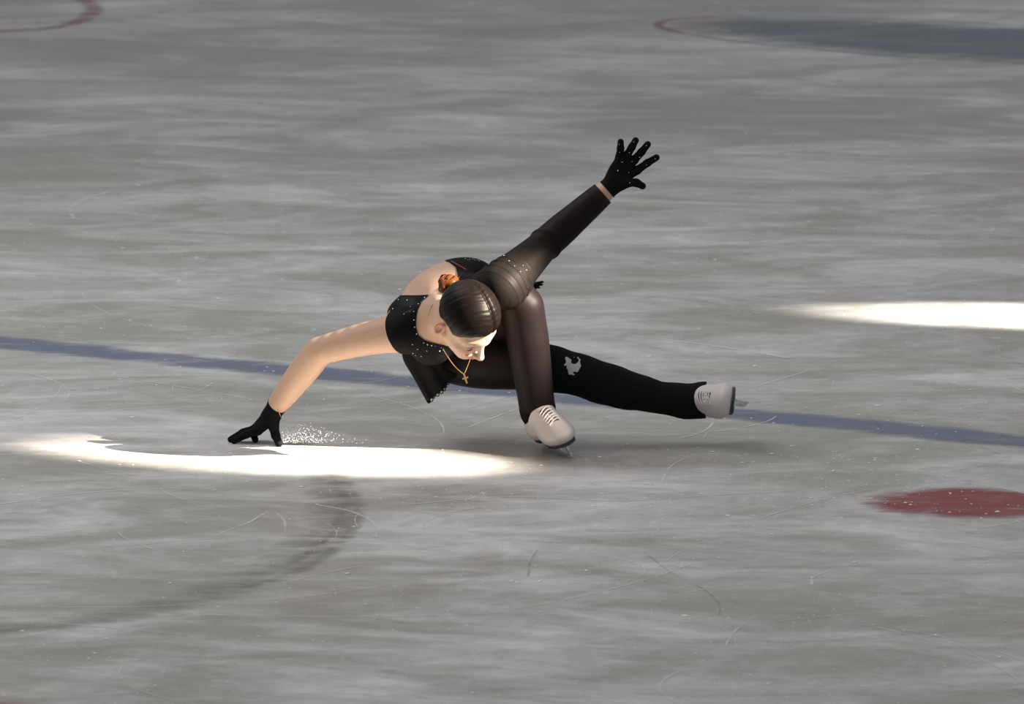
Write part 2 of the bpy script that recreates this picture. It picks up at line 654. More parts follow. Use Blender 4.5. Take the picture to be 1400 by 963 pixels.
def polygonise(prims, xs, ys, zs, offset=0.0):
    nx, ny, nz = len(xs), len(ys), len(zs)
    D = np.full((nx, ny, nz), 10.0, np.float32)
    pad = 0.03
    for q in prims:
        m = pad + q.k
        sl = []
        for ax, cs in enumerate((xs, ys, zs)):
            i0 = max(0, np.searchsorted(cs, q.lo[ax] - m) - 1)
            i1 = min(len(cs), np.searchsorted(cs, q.hi[ax] + m) + 1)
            sl.append(slice(i0, i1))
        X, Y, Z = np.meshgrid(xs[sl[0]], ys[sl[1]], zs[sl[2]], indexing='ij')
        p = np.stack([X, Y, Z], -1).astype(np.float32)
        D[tuple(sl)] = comb(D[tuple(sl)], q.d(p).astype(np.float32), q.k, q.sub)
    D -= offset
    S = D < 0
    cnt = np.zeros((nx - 1, ny - 1, nz - 1), np.int8)
    for i in (0, 1):
        for j_ in (0, 1):
            for k in (0, 1):
                cnt += S[i:nx - 1 + i, j_:ny - 1 + j_, k:nz - 1 + k]
    act = (cnt > 0) & (cnt < 8)
    I = np.argwhere(act)
    ids = np.full(act.shape, -1, np.int32)
    ids[act] = np.arange(len(I))
    corners = [(i, j_, k) for i in (0, 1) for j_ in (0, 1) for k in (0, 1)]
    val = {c: D[I[:, 0] + c[0], I[:, 1] + c[1], I[:, 2] + c[2]] for c in corners}
    acc = np.zeros((len(I), 3))
    n = np.zeros(len(I))
    for a_ in corners:
        for ax in range(3):
            if a_[ax] == 0:
                b_ = list(a_)
                b_[ax] = 1
                b_ = tuple(b_)
                va, vb = val[a_], val[b_]
                x = (va < 0) != (vb < 0)
                t = np.where(x, va / np.where(x, va - vb, 1), 0)
                pos = np.array(a_, float)[None, :].repeat(len(I), 0)
                pos[:, ax] = t
                acc[x] += pos[x]
                n[x] += 1
    q = I + acc / n[:, None]
    V = np.stack([np.interp(q[:, 0], np.arange(nx), xs), np.interp(q[:, 1], np.arange(ny), ys), np.interp(q[:, 2], np.arange(nz), zs)], 1)
    Fs = []
    for ax in range(3):
        o1, o2 = [(1, 2), (2, 0), (0, 1)][ax]
        sa = [slice(None)] * 3
        sb = [slice(None)] * 3
        sa[ax] = slice(0, -1)
        sb[ax] = slice(1, None)
        A_, B_ = S[tuple(sa)], S[tuple(sb)]
        E = np.argwhere(A_ != B_)
        ok = (E[:, o1] > 0) & (E[:, o2] > 0) & (E[:, o1] < ids.shape[o1]) & (E[:, o2] < ids.shape[o2])
        E = E[ok]
        inside = A_[E[:, 0], E[:, 1], E[:, 2]]

        def cell(d1, d2):
            c = E.copy()
            c[:, o1] -= d1
            c[:, o2] -= d2
            return ids[c[:, 0], c[:, 1], c[:, 2]]
        quad = np.stack([cell(1, 1), cell(0, 1), cell(0, 0), cell(1, 0)], 1)
        quad[~inside] = quad[~inside][:, ::-1]
        Fs.append(quad)
    F = np.vstack(Fs)
    return V, F[(F >= 0).all(1)]


def normals(V, F):
    nv = np.zeros_like(V)
    fn = np.cross(V[F[:, 2]] - V[F[:, 0]], V[F[:, 3]] - V[F[:, 1]]) if F.shape[1] == 4 else np.cross(V[F[:, 1]] - V[F[:, 0]], V[F[:, 2]] - V[F[:, 0]])
    for k in range(F.shape[1]):
        np.add.at(nv, F[:, k], fn)
    return nv / (np.linalg.norm(nv, axis=1)[:, None] + 1e-12)


def relax(V, F, it=2, lam=0.4):
    n = len(V)
    for _ in range(it):
        acc = np.zeros_like(V)
        cnt = np.zeros(n)
        for k in range(F.shape[1]):
            a, b = F[:, k], F[:, (k + 1) % F.shape[1]]
            np.add.at(acc, a, V[b])
            np.add.at(cnt, a, 1)
        V = V + lam * (acc / np.maximum(cnt, 1)[:, None] - V)
    return V


def fast_mesh(name, V, F):
    me = bpy.data.meshes.new(name)
    me.from_pydata(V.tolist(), [], F.tolist() if isinstance(F, np.ndarray) else F)
    me.update()
    return me


def clip_shell(V, F, Nn, s, off):
    """the part of a surface where s > 0, cut cleanly at s = 0 and pushed out by off"""
    off = np.broadcast_to(off, (len(V),))
    keep = (s[F] > 0).any(1)
    outV, outF, cache = [], [], {}

    def vert(a, b):
        key = (a, b) if a < b else (b, a)
        i = cache.get(key)
        if i is None:
            if a == b:
                p = V[a] + Nn[a] * off[a]
            else:
                a, b = key
                t = s[a] / (s[a] - s[b])
                t = min(max(t, 0.02), 0.98)
                p = (V[a] + Nn[a] * off[a]) * (1 - t) + (V[b] + Nn[b] * off[b]) * t
            i = len(outV)
            outV.append(p)
            cache[key] = i
        return i
    for f in F[keep]:
        poly = []
        m = len(f)
        for k in range(m):
            a, b = int(f[k]), int(f[(k + 1) % m])
            if s[a] > 0:
                poly.append(vert(a, a))
                if s[b] <= 0:
                    poly.append(vert(a, b))
            elif s[b] > 0:
                poly.append(vert(a, b))
        if len(poly) > 2:
            outF.append(poly)
    return np.array(outV), outF


def poly_sd(q, poly):
    """signed distance (inside positive) of 2D points to a polygon"""
    poly = np.asarray(poly, float)
    d = np.full(len(q), 1e9)
    ins = np.zeros(len(q), bool)
    for i in range(len(poly)):
        a, b = poly[i], poly[(i + 1) % len(poly)]
        e = b - a
        w = q - a
        t = np.clip((w @ e) / (e @ e), 0, 1)
        r = w - t[:, None] * e
        d = np.minimum(d, np.sqrt((r * r).sum(1)))
        c = (a[1] <= q[:, 1]) != (b[1] <= q[:, 1])
        xi = a[0] + (q[:, 1] - a[1]) * (b[0] - a[0]) / (b[1] - a[1] + 1e-12)
        ins ^= c & (q[:, 0] < xi)
    return np.where(ins, d, -d)


def trace(prims, px, py, lift=0.0):
    """first point of a surface met by a sight line"""
    d = ray(px, py)
    p = CAM + d * (DIST - 1.2)
    for _ in range(160):
        s = sdf(prims, p[None])[0]
        p = p + d * min(s * 0.8, 0.05)
        if abs(s) < 2e-4:
            break
    e = 1e-3
    n = np.array([sdf(prims, (p + e * ax)[None])[0] - sdf(prims, (p - e * ax)[None])[0] for ax in np.eye(3)])
    n = n / (np.linalg.norm(n) + 1e-12)
    return p + n * lift, n


def limb(pts, rad, k=0.03, n=1):
    pts = catmull(pts, n) if n > 1 else np.asarray(pts, float)
    rad = np.interp(np.linspace(0, 1, len(pts)), np.linspace(0, 1, len(rad)), rad)
    return [Cap(pts[i], pts[i + 1], rad[i], rad[i + 1], k) for i in range(len(pts) - 1)]


# ------------------------------------------------------------------ the skater: skeleton
shR, elR, wrR = P(549, 455, -0.03), P(436, 480, 0.11), P(379, 554, 0.235)
shL, elL, wrL = P(686, 391, -0.10), P(743, 336, 0.075), P(826, 263, 0.10)
hipL, knL = P(656, 437, 0.27), P(715, 419, -0.035)
hipR, knR = P(608, 481, 0.27), P(783, 510, 0.20)

# skating foot frame: F forward along the blade, U up the leg, S sideways
fa, fb = G(743, 611), G(785, 628)
F1 = nrmz(fb - fa)
S1 = nrmz(np.cross(F1, [0, 0, 1]))
if S1[0] < 0:
    S1 = -S1
lean = math.radians(22)
U1 = nrmz(math.cos(lean) * np.array([0, 0, 1.0]) - math.sin(lean) * S1)
S1 = nrmz(np.cross(F1, U1))
O1 = (fa + fb) / 2
# free foot
F2 = nrmz([0.03, -0.97, 0.20])
U2 = np.array([-1.0, 0.05, 0.12])
U2 = nrmz(U2 - F2 * (U2 @ F2))
S2 = nrmz(np.cross(F2, U2))
O2 = P(1021, 553, 0.175)


def loc(O, Fv, U, S, f, u, s=0.0):
    return O + Fv * f + U * u + S * s


anL = loc(O1, F1, U1, S1, -0.055, 0.135)
anR = loc(O2, F2, U2, S2, -0.055, 0.135)

body = []
torso = []
LAT = nrmz(shL - shR)


def frame(lat, spine):
    sp = nrmz(spine)
    la = nrmz(lat - sp * (lat @ sp))
    return np.array([la, sp, np.cross(la, sp)])


c_chest, c_mid, c_lum, c_pel = P(610, 436, 0.00), P(602, 409, 0.085), P(630, 398, 0.17), P(632, 450, 0.275)
torso.append(Ell(c_chest, frame(LAT, c_mid - c_chest), (0.145, 0.115, 0.088), 0.05))
torso.append(Ell(c_mid, frame(LAT, c_lum - c_chest), (0.140, 0.12, 0.098), 0.05))
torso.append(Ell(c_lum, frame(LAT, c_pel - c_mid), (0.125, 0.11, 0.098), 0.05))
HL = nrmz(hipL - hipR)
torso.append(Ell(c_pel, frame(HL, c_pel - c_lum), (0.150, 0.11, 0.105), 0.05))
torso.append(Ell(P(590, 474, -0.005), np.eye(3), (0.06, 0.06, 0.055), 0.04))
torso.append(Ell(P(640, 456, -0.005), np.eye(3), (0.06, 0.06, 0.055), 0.04))
# shoulder girdle
torso += [Ell(P(556, 433, 0.03), np.eye(3), (0.060, 0.07, 0.058), 0.04), Cap(P(600, 428, 0.02), shR, 0.062, 0.052, 0.04), Cap(P(612, 420, 0.00), shL, 0.068, 0.062, 0.05)]

# head frame (image right, up, towards camera -> x, z, -y)
hf = nrmz([0.47, -0.29, -0.80])
hu = np.array([0.40, -0.76, 0.47])
hu = nrmz(hu - hf * (hu @ hf))
hr = np.cross(hf, hu)
HC = P(640, 434, -0.225)
HS = 1.07


def hd(f, u, r=0.0):
    return HC + HS * (hf * f + hu * u + hr * r)


HAX = np.array([hf, hu, hr])
head = [Ell(hd(-0.006, 0.022), HAX, (0.092, 0.088, 0.078), 0.02),
        Ell(hd(0.030, -0.035), HAX, (0.064, 0.085, 0.060), 0.03),
        Ell(hd(0.072, -0.100), HAX, (0.022, 0.018, 0.022), 0.025)]
for s in (-1, 1):
    head += [Cap(hd(0.005, -0.065, 0.054 * s), hd(0.066, -0.102, 0.016 * s), 0.014, 0.013, 0.022),
             Ell(hd(0.066, -0.042, 0.040 * s), HAX, (0.022, 0.020, 0.020), 0.02),
             Cap(hd(0.081, 0.002, 0.010 * s), hd(0.066, 0.004, 0.045 * s), 0.0105, 0.010, 0.022),
             Ell(hd(0.099, -0.019, 0.032 * s), HAX, (0.013, 0.011, 0.016), 0.014, True),
             Ell(hd(0.075, -0.020, 0.032 * s), HAX, (0.0135, 0.0125, 0.0155), 0.004)]
head += [Cap(hd(0.088, -0.008), hd(0.112, -0.047), 0.0075, 0.010, 0.010),
         Ell(hd(0.113, -0.050), HAX, (0.0125, 0.0105, 0.0115), 0.006)]
for s in (-1, 1):
    head += [Ell(hd(0.103, -0.054, 0.0115 * s), HAX, (0.010, 0.0075, 0.007), 0.006),
             Ell(hd(0.108, -0.0605, 0.006 * s), HAX, (0.005, 0.004, 0.0035), 0.003, True),
             Cap(hd(0.0985, -0.0735, 0.004 * s), hd(0.086, -0.0775, 0.022 * s), 0.0062, 0.0035, 0.006),
             Cap(hd(0.0965, -0.0835, 0.000 * s), hd(0.086, -0.0790, 0.021 * s), 0.0070, 0.0035, 0.006)]
    # ear
    e0 = nrmz(0.92 * hf + 0.40 * hr * -s)
    e1 = nrmz(hu - 0.18 * hf - e0 * ((hu - 0.18 * hf) @ e0))
    e2 = np.cross(e0, e1)
    EA = np.array([e0, e1, e2])
    ec = hd(-0.010, -0.038, 0.080 * s)
    head += [Ell(ec, EA, (0.016, 0.029, 0.0085), 0.006),
             Ell(ec + hr * s * 0.009 + e0 * 0.002 + e1 * 0.002, EA, (0.009, 0.018, 0.006), 0.004, True),
             Ell(ec - e1 * 0.026 + e0 * 0.003, EA, (0.009, 0.009, 0.006), 0.006)]
for q in head:                    # scale the features with the head
    if isinstance(q, Ell):
        q.__init__(q.c, q.ax, q.rad * HS, q.k, q.sub)
    else:
        q.__init__(q.a, q.b, q.ra * HS, q.rb * HS, q.k, q.sub)
neck = [Cap(hd(-0.025, -0.07), P(603, 428, -0.03), 0.052, 0.060, 0.03),
        Cap(P(606, 432, -0.06), P(570, 440, -0.02), 0.045, 0.050, 0.04),
        Cap(P(612, 424, -0.06), P(655, 405, -0.02), 0.045, 0.050, 0.04)]

armR = [Ell(shR + np.array([0.005, 0, 0]), np.eye(3), (0.055, 0.055, 0.055), 0.03)] + \
    limb([shR, shR * 0.6 + elR * 0.4 + np.array([0, 0, 0.006]), elR], [0.054, 0.049, 0.040], 0.02, 4) + \
    limb([elR, elR * 0.68 + wrR * 0.32, elR * 0.3 + wrR * 0.7, wrR], [0.040, 0.041, 0.0345, 0.0265], 0.02, 4)
armL = [Ell(shL, np.eye(3), (0.060, 0.058, 0.060), 0.04)] + \
    limb([shL, shL * 0.55 + elL * 0.45, elL], [0.067, 0.054, 0.041], 0.02, 4) + \
    limb([elL, elL * 0.68 + wrL * 0.32, elL * 0.3 + wrL * 0.7, wrL], [0.041, 0.0405, 0.0345, 0.0275], 0.02, 4)


def hand(prims_pts, k=0.006):
    out = []
    for pts, rad in prims_pts:
        out += limb(pts, rad, k)
    return out


# raised left hand: back of the hand to the camera, fingers spread
HY = 0.105
hl = {n: [P(*q) for q in pts] for n, pts in {
    'pinky': ((840, 240, HY), (847, 214, HY + .004), (848.5, 203, HY - .004), (848.5, 194, HY - .01)),
    'ring': ((845, 238, HY), (857, 213, HY), (864, 201, HY - .006), (869, 192, HY - .012)),
    'middle': ((849, 240, HY), (867, 219, HY), (877, 208, HY - .006), (885.5, 197.5, HY - .012)),
    'index': ((849, 245, HY), (871, 233, HY), (885, 223, HY - .006), (897.5, 215.5, HY - .012)),
    'thumb': ((838, 257, HY), (857, 249.5, HY - .015), (870, 250, HY - .02), (878.5, 254.5, HY - .02))}.items()}
handL = hand([(hl['pinky'], [.014, .0098, .0085, .0076]), (hl['ring'], [.015, .0105, .009, .008]),
              (hl['middle'], [.015, .0108, .0092, .0082]), (hl['index'], [.015, .0108, .0092, .0080]),
              (hl['thumb'], [.020, .0125, .0100, .0085])])
handL += [Cap(wrL, P(838, 248, HY), 0.0255, 0.026, 0.015), Ell(P(847, 238, HY), frame(P(870, 232, HY) - P(838, 228, HY), P(850, 225, HY) - P(838, 252, HY)), (0.036, 0.042, 0.014), 0.012),
          Ell(P(847, 249, HY - .008), frame(P(862, 250, HY) - P(838, 256, HY), np.array([0, 0, 1.0])), (0.032, 0.018, 0.014), 0.012)]

# right hand pressed on the ice, fingers trailing to the left, thumb braced nearer
tz = 0.0095
tipI, tipM, tipRg, tipP = G(320, 603, tz), G(315.5, 601, tz), G(323, 600, tz), G(349, 601.5, tz)
tipT = G(381.5, 607, tz)


def lerp3(a, b, t, lift=0.0):
    q = np.asarray(a) * (1 - t) + np.asarray(b) * t
    return q + np.array([0, 0, lift])


palm = P(368, 572, 0.25)
kI, kM, kRg, kP = P(352, 589.5, 0.235), P(349, 587, 0.262), P(350, 586, 0.288), P(354, 586, 0.310)
rightfingers = [([palm, kI, lerp3(kI, tipI, .5, .004), tipI], [.020, .0115, .0098, .0080]),
                ([palm, kM, lerp3(kM, tipM, .5, .005), tipM], [.020, .0118, .0100, .0080]),
                ([palm, kRg, lerp3(kRg, tipRg, .5, .006), tipRg], [.020, .0112, .0095, .0080]),
                ([palm, kP, P(346, 593, 0.300), tipP], [.018, .0105, .0090, .0080]),
                ([P(374, 566, 0.235), P(374, 583, 0.225), P(377, 596, 0.222), tipT], [.020, .0145, .0115, .0090])]
handR = hand(rightfingers)
handR += [Cap(wrR, P(371, 567, 0.245), 0.0265, 0.027, 0.015),
          Ell(P(362, 577, 0.262), frame(kI - kP, P(349, 588, .26) - P(374, 562, .24)), (0.040, 0.045, 0.016), 0.015)]

# legs
dn = nrmz(anL - knL)
legL = limb([hipL, hipL * 0.5 + knL * 0.5, knL + nrmz(hipL - knL) * 0.05], [0.084, 0.070, 0.060], 0.03)
legL += [Ell(knL, np.eye(3), (0.060, 0.058, 0.060), 0.03)]
legL += limb([knL, knL * .72 + anL * .28, knL * .45 + anL * .55, knL * .2 + anL * .8, anL], [0.056, 0.059, 0.055, 0.049, 0.047], 0.02, 3)
legL += [Cap(anL, loc(O1, F1, U1, S1, -0.055, 0.108), 0.047, 0.042, 0.02)]
legR = limb([hipR, P(660, 494, 0.235), P(725, 500, 0.215), knR], [0.086, 0.077, 0.068, 0.058], 0.03, 3)
legR += limb([knR, P(815, 521, 0.205), P(850, 531.5, 0.21), P(900, 543, 0.215), P(940, 549, 0.22), anR], [0.057, 0.0575, 0.056, 0.043, 0.047, 0.047], 0.02, 3)
legR += [Cap(anR, loc(O2, F2, U2, S2, -0.055, 0.108), 0.047, 0.042, 0.02)]


def boot(O, Fv, U, S):
    L = lambda f, u, s=0.0: loc(O, Fv, U, S, f, u, s)
    ax = np.array([Fv, U, S])
    return [Ell(L(0.088, 0.080), ax, (0.060, 0.031, 0.044), 0.02),      # toe box
            Ell(L(0.068, 0.076), ax, (0.064, 0.030, 0.051), 0.02),      # ball
            Ell(L(0.010, 0.088), ax, (0.075, 0.042, 0.047), 0.03),      # waist
            Ell(L(-0.080, 0.088), ax, (0.052, 0.045, 0.046), 0.03),     # heel
            Cap(L(0.068, 0.090), L(-0.012, 0.134), 0.030, 0.040, 0.035),  # instep
            Cap(L(-0.060, 0.090), L(-0.054, 0.130), 0.049, 0.0485, 0.03)]  # shaft


bootL, bootR = boot(O1, F1, U1, S1), boot(O2, F2, U2, S2)
# bare feet inside the boots keep the body whole
footL = [Cap(anL, loc(O1, F1, U1, S1, 0.09, 0.075), 0.035, 0.022, 0.02)]
footR = [Cap(anR, loc(O2, F2, U2, S2, 0.09, 0.075), 0.035, 0.022, 0.02)]

body = torso + neck + armR + armL + legL + legR + footL + footR + handL + handR + head
lo = np.min([q.lo for q in body], 0) - 0.02
hi = np.max([q.hi for q in body], 0) + 0.02
hb_lo, hb_hi = HC - 0.135, HC + 0.135
hs, hfine = 0.0048, 0.0021
xs, ys, zs = (axis_coords(lo[i], hi[i], hs, (hb_lo[i], hb_hi[i], hfine)) for i in range(3))
BV, BF = polygonise(body, xs, ys, zs)
BV = relax(BV, BF, 2, 0.35)
BN = normals(BV, BF)

person = bpy.data.objects.new('person', None)
person.location = tuple(O1)
COL.objects.link(person)
person['label'] = 'figure skater in black crouching low on one skate, one gloved hand on the ice'
person['category'] = 'person'

bo = link('body', fast_mesh('body', BV, BF), M['skin'], person, True)
# natural skin colour differences: lips, ears, cheeks, eye make-up
hc = (BV - HC) @ HAX.T / HS
tint = np.zeros((len(BV), 4), np.float32)
tint[:, 3] = 1
near = np.linalg.norm(hc, axis=1) < 0.16


def blob(c, r):
    q = (hc - np.array(c)) / np.array(r)
    return np.clip(1.3 - np.sqrt((q * q).sum(1)), 0, 1)


tint[:, 0] = np.maximum(blob((0.098, -0.0785, 0), (0.018, 0.010, 0.024)), 0) * near
for s in (-1, 1):
    tint[:, 0] = np.maximum(tint[:, 0], 0.75 * blob((-0.010, -0.040, 0.085 * s), (0.026, 0.036, 0.016)) * near)
    tint[:, 1] = np.maximum(tint[:, 1], 0.7 * blob((0.075, -0.045, 0.042 * s), (0.03, 0.025, 0.028)) * near)
    tint[:, 2] = np.maximum(tint[:, 2], 0.75 * blob((0.092, -0.017, 0.032 * s), (0.02, 0.010, 0.019)) * near)
    tint[:, 2] = np.maximum(tint[:, 2], 0.8 * blob((0.084, 0.0115, 0.031 * s), (0.022, 0.0042, 0.020)) * near)
tint[:, 1] = np.maximum(tint[:, 1], 0.6 * blob((0.118, -0.05, 0), (0.015, 0.012, 0.014)) * near)
at = bo.data.color_attributes.new('tint', 'FLOAT_COLOR', 'POINT')
at.data.foreach_set('color', tint.ravel())


def shell(name, field, off, mat, parent=person, thick=0.0, src=(None,)):
    V, F = clip_shell(BV, BF, BN, field, off)
    o = link(name, fast_mesh(name, V, F), mat, parent, True)
    if thick:
        md = o.modifiers.new('thickness', 'SOLIDIFY')
        md.thickness = thick
        md.offset = -1
    return o


def plane(pt, n):
    return (BV - np.asarray(pt)) @ nrmz(n)


dT, dAR, dAL = sdf(torso, BV), sdf(armR, BV), sdf(armL, BV)
dLL, dLR, dH, dN = sdf(legL, BV), sdf(legR, BV), sdf(head, BV), sdf(neck, BV)
scr = project(BV)

# ------------------------------------------------------------------ tights
TOCAM = np.array([0, -1.0, 0.15])
facing = BN @ nrmz(TOCAM)
not_up = np.minimum.reduce([dT, dAR, dAL, dH, dN])
waist = plane(c_lum * 0.35 + c_pel * 0.65, nrmz(c_pel - c_lum))
leg_d = np.minimum(dLL, dLR)
legfield = np.maximum(np.minimum(0.03 - leg_d, not_up - leg_d + 0.05), np.minimum(waist, 0.05 - dT))
legfield = np.minimum(legfield, np.minimum(dAR, np.minimum(dAL, dH)) - leg_d + 0.004)
hemL, hemR = loc(O1, F1, U1, S1, -0.03, 0.128), loc(O2, F2, U2, S2, -0.03, 0.132)
hemNL, hemNR = nrmz(U1 - 0.42 * F1), nrmz(U2 - 0.10 * F2 + 0.10 * S2)
toL, toR = plane(hemL, hemNL), plane(hemR, hemNR)
nearL = np.linalg.norm(BV - hemL, axis=1) < 0.17
nearR = np.linalg.norm(BV - hemR, axis=1) < 0.17
legfield = np.where(nearL, np.minimum(legfield, toL), legfield)
legfield = np.where(nearR, np.minimum(legfield, toR), legfield)
# sheer upper part down to the calf, thicker over-boot leggings below it
kneeplane_L = plane(knL * 0.06 + anL * 0.94, nrmz(anL - knL))
kneeplane_R = plane(P(725, 500, 0.21), nrmz(anR - knR))
lower = np.where(dLL < dLR, kneeplane_L, kneeplane_R)
tights = shell('tights', np.minimum(legfield, -lower + 0.004), 0.0028, M['tights'])
flare = 0.0034 + 0.0012 * np.exp(-np.maximum(np.where(nearL, toL, np.where(nearR, toR, 1)), 0) / 0.022)
wr = 0.0012 * np.sin(70 * (BV @ nrmz(anR - knR)) + 25 * BV[:, 2]) * np.clip(lower * 8, 0, 1)
shell('legging', np.minimum(legfield, lower), flare + wr, M['legging'], thick=0.002)

kp, _ = trace(legR, 783, 500)
q = BV - kp
ang = np.arctan2(q[:, 2], q[:, 0])
rr = np.linalg.norm(q, axis=1)
rag = np.zeros(len(BV))
for i in np.nonzero(rr < 0.06)[0]:
    p_ = Vector(BV[i])
    rag[i] = 0.013 * mnoise.noise(p_ * 60) + 0.010 * mnoise.noise(p_ * 140)
hole = np.linalg.norm(BV - trace(legR, 785, 495)[0], axis=1) - 0.011 - 0.4 * rag
snowf = np.minimum(0.026 + rag - rr, hole)
snow_o = shell('snow_smear', snowf, 0.0062, M['kneesnow'], thick=0.002)
snow_o['label'] = 'white smear of snow on the trailing knee'

# ------------------------------------------------------------------ dress
neck_poly = [(588, 403), (577, 412), (571, 424), (569, 436), (569, 448), (572, 458), (580, 465), (592, 469), (606, 472),
             (640, 476), (675, 450), (676, 415), (650, 396), (612, 396)]
back_poly = [(520, 412), (529, 409), (545, 405), (565, 405), (590, 404), (618, 403), (622, 392), (626, 378), (623, 366), (614, 359),
             (602, 355.5), (588, 357), (575, 363), (565, 371), (555, 382), (535, 388), (512, 398)]
skin_hole = np.maximum(poly_sd(scr, neck_poly), poly_sd(scr, back_poly)) / 430
skin_hole = np.where(facing > -0.45, skin_hole, -0.02)
armhole = -plane(P(537, 447, -0.03), nrmz(elR - shR) * 1.0 + np.array([0, 0, -0.12]))
armhole = np.where(dAR < 0.02, armhole, 1.0)
sleeve_top = plane(shL * 1.38 - elL * 0.38, elL - shL)
dressf = np.minimum.reduce([armhole, -skin_hole, -waist + 0.03, np.minimum(leg_d - dT, 0.02) + 0.012,
                            0.03 - np.minimum.reduce([dT, dN, np.where(armhole > 0, dAR, 1), np.where(sleeve_top < 0.02, dAL, 1)]),
                            np.minimum(dH - 0.004, 0.02), np.where(dAL < 0.03, -sleeve_top + 0.006, 1)])
dress = shell('dress', dressf, 0.0038, M['dress'], thick=0.0022)
dress['label'] = 'black lace dress with low back'

# skirt of the dress
grid = [[(600, 478, .06), (606, 500, .09), (616, 508, .12), (622, 512, .14)],
        [(576, 474, .06), (586, 500, .07), (598, 520, .09), (606, 531, .10)],
        [(556, 472, .075), (556, 490, .08), (571, 520, .085), (586, 547, .09)],
        [(552, 455, .11), (552, 486, .13), (566, 512, .14), (583, 543, .14)],
        [(560, 425, .20), (562, 452, .29), (566, 478, .33), (574, 512, .36)],
        [(605, 392, .27), (610, 405, .35), (614, 430, .41), (620, 470, .44)],
        [(652, 388, .26), (668, 392, .32), (685, 402, .36), (702, 425, .39)],
        [(686, 396, .19), (700, 392, .20), (716, 389, .21), (738, 388, .22)],
        [(684, 412, .14), (700, 404, .15), (716, 398, .16), (730, 394, .17)]]
ctrl = np.array([[P(*c) for c in row] for row in grid])
cols = np.stack([catmull(ctrl[:, j_], 10) for j_ in range(4)], 1)
rows = np.stack([catmull(cols[i], 7) for i in range(len(cols))], 0)
nu, nv = rows.shape[:2]
Vs = []
for i in range(nu):
    for k in range(nv):
        t = k / (nv - 1)
        ti = rows[min(i + 1, nu - 1), k] - rows[max(i - 1, 0), k]
        tj = rows[i, min(k + 1, nv - 1)] - rows[i, max(k - 1, 0)]
        nn = np.cross(ti, tj)
        nn /= np.linalg.norm(nn) + 1e-9
        edge = 0.004 * abs(math.sin(i * 1.57)) if k == nv - 1 else 0
        Vs.append(rows[i, k] + nn * 0.004 * t * math.sin(i * 0.7) + nrmz(tj) * edge)
Fsk = [(i * nv + k, i * nv + k + 1, (i + 1) * nv + k + 1, (i + 1) * nv + k) for i in range(nu - 1) for k in range(nv - 1)]
skirt = link('skirt', mesh('skirt', Vs, Fsk), M['dress'], dress, True)
md = skirt.modifiers.new('thickness', 'SOLIDIFY')
md.thickness = 0.002
# lace frill along the hem
j = Join()
for i in range(0, nu - 1, 2):
    c = np.array(Vs[i * nv + nv - 1])
    a = np.linspace(0, 2 * math.pi, 9)
    d1 = nrmz(np.array(Vs[min(i + 1, nu - 1) * nv + nv - 1]) - np.array(Vs[max(i - 1, 0) * nv + nv - 1]))
    d2 = nrmz(c - np.array(Vs[i * nv + nv - 2]))
    rl = rng.uniform(0.003, 0.006)
    ringp = [c + d2 * 0.004 + rl * (math.cos(x) * d1 + math.sin(x) * d2) for x in a]
    V, F, uv = tube(ringp, 0.0018, 5, False)
    j.add(V, F, uv)
j.build('lace_hem', M['dress'], dress)['kind'] = 'stuff'

# sheer sleeve on the raised arm
wrist_end = -plane(P(823.5, 264.5, 0.10), wrL - elL)
slf = np.minimum.reduce([0.035 - dAL, wrist_end, sleeve_top, dT + 0.05, leg_d - dAL + 0.003])
par = (BV - shL) @ nrmz(elL - shL)
ang = np.arctan2((BV - shL) @ np.array([0, 0, 1.0]), (BV - shL) @ np.array([0, -1.0, 0]))
fold = 0.0045 * np.maximum(0, np.sin(par * 250 + 2.2 * np.sin(ang * 1.5 + 0.6))) ** 3 * np.exp(-((par - 0.035) / 0.05) ** 2)
L_el = np.linalg.norm(elL - shL)
fold += 0.004 * np.exp(-((par - L_el - 0.004) / 0.008) ** 2)
cuffw = 0.0022 * np.exp(-np.maximum(wrist_end, 0) / 0.012)
sleeve = shell('sleeve', slf, 0.0032 + fold + cuffw, M['sleeve'])
sleeve['label'] = 'sheer black mesh sleeve'


# ------------------------------------------------------------------ gloves
def glove(prims, extra, cut_pt, cut_n, name):
    pr = prims + extra
    lo_ = np.min([q.lo for q in pr], 0) - 0.01
    hi_ = np.max([q.hi for q in pr], 0) + 0.01
    V, F = polygonise(pr, *(axis_coords(lo_[i], hi_[i], 0.0024) for i in range(3)), offset=0.0012)
    V = relax(V, F, 1, 0.3)
    V[:, 2] = np.maximum(V[:, 2], 0.0004)
    n = normals(V, F)
    s_ = (V - cut_pt) @ nrmz(cut_n)
    V2, F2_ = clip_shell(V, F, n, s_, 0.0014 + 0.0016 * np.exp(-np.maximum(s_, 0) / 0.006))
    V2[:, 2] = np.maximum(V2[:, 2], 0.0004)
    o = link(name, fast_mesh(name, V2, F2_), M['velvet'], person, True)
    md = o.modifiers.new('thickness', 'SOLIDIFY')
    md.thickness = 0.0016
    md.offset = -1
    return o


gR = glove(handR, [Cap(elR * 0.25 + wrR * 0.75, wrR, 0.0315, 0.0270, 0.01)], P(379.5, 554.5, 0.235), wrR - elR, 'glove')
gL = glove(handL, [Cap(elL * 0.25 + wrL * 0.75, wrL, 0.0335, 0.0285, 0.01)], P(829.5, 259.5, 0.10), wrL - elL, 'glove')
gR['label'] = 'black glove pressed on the ice'
gL['label'] = 'black glove with small stones, fingers spread'


# ------------------------------------------------------------------ skates
def extrude(poly, O, Fv, U, S, th):
    n = len(poly)
    V = [loc(O, Fv, U, S, f, u, s_) for s_ in (-th / 2, th / 2) for f, u in poly]
    F = [tuple(range(n))[::-1], tuple(range(n, 2 * n))]
    F += [(k, (k + 1) % n, n + (k + 1) % n, n + k) for k in range(n)]
    return V, F


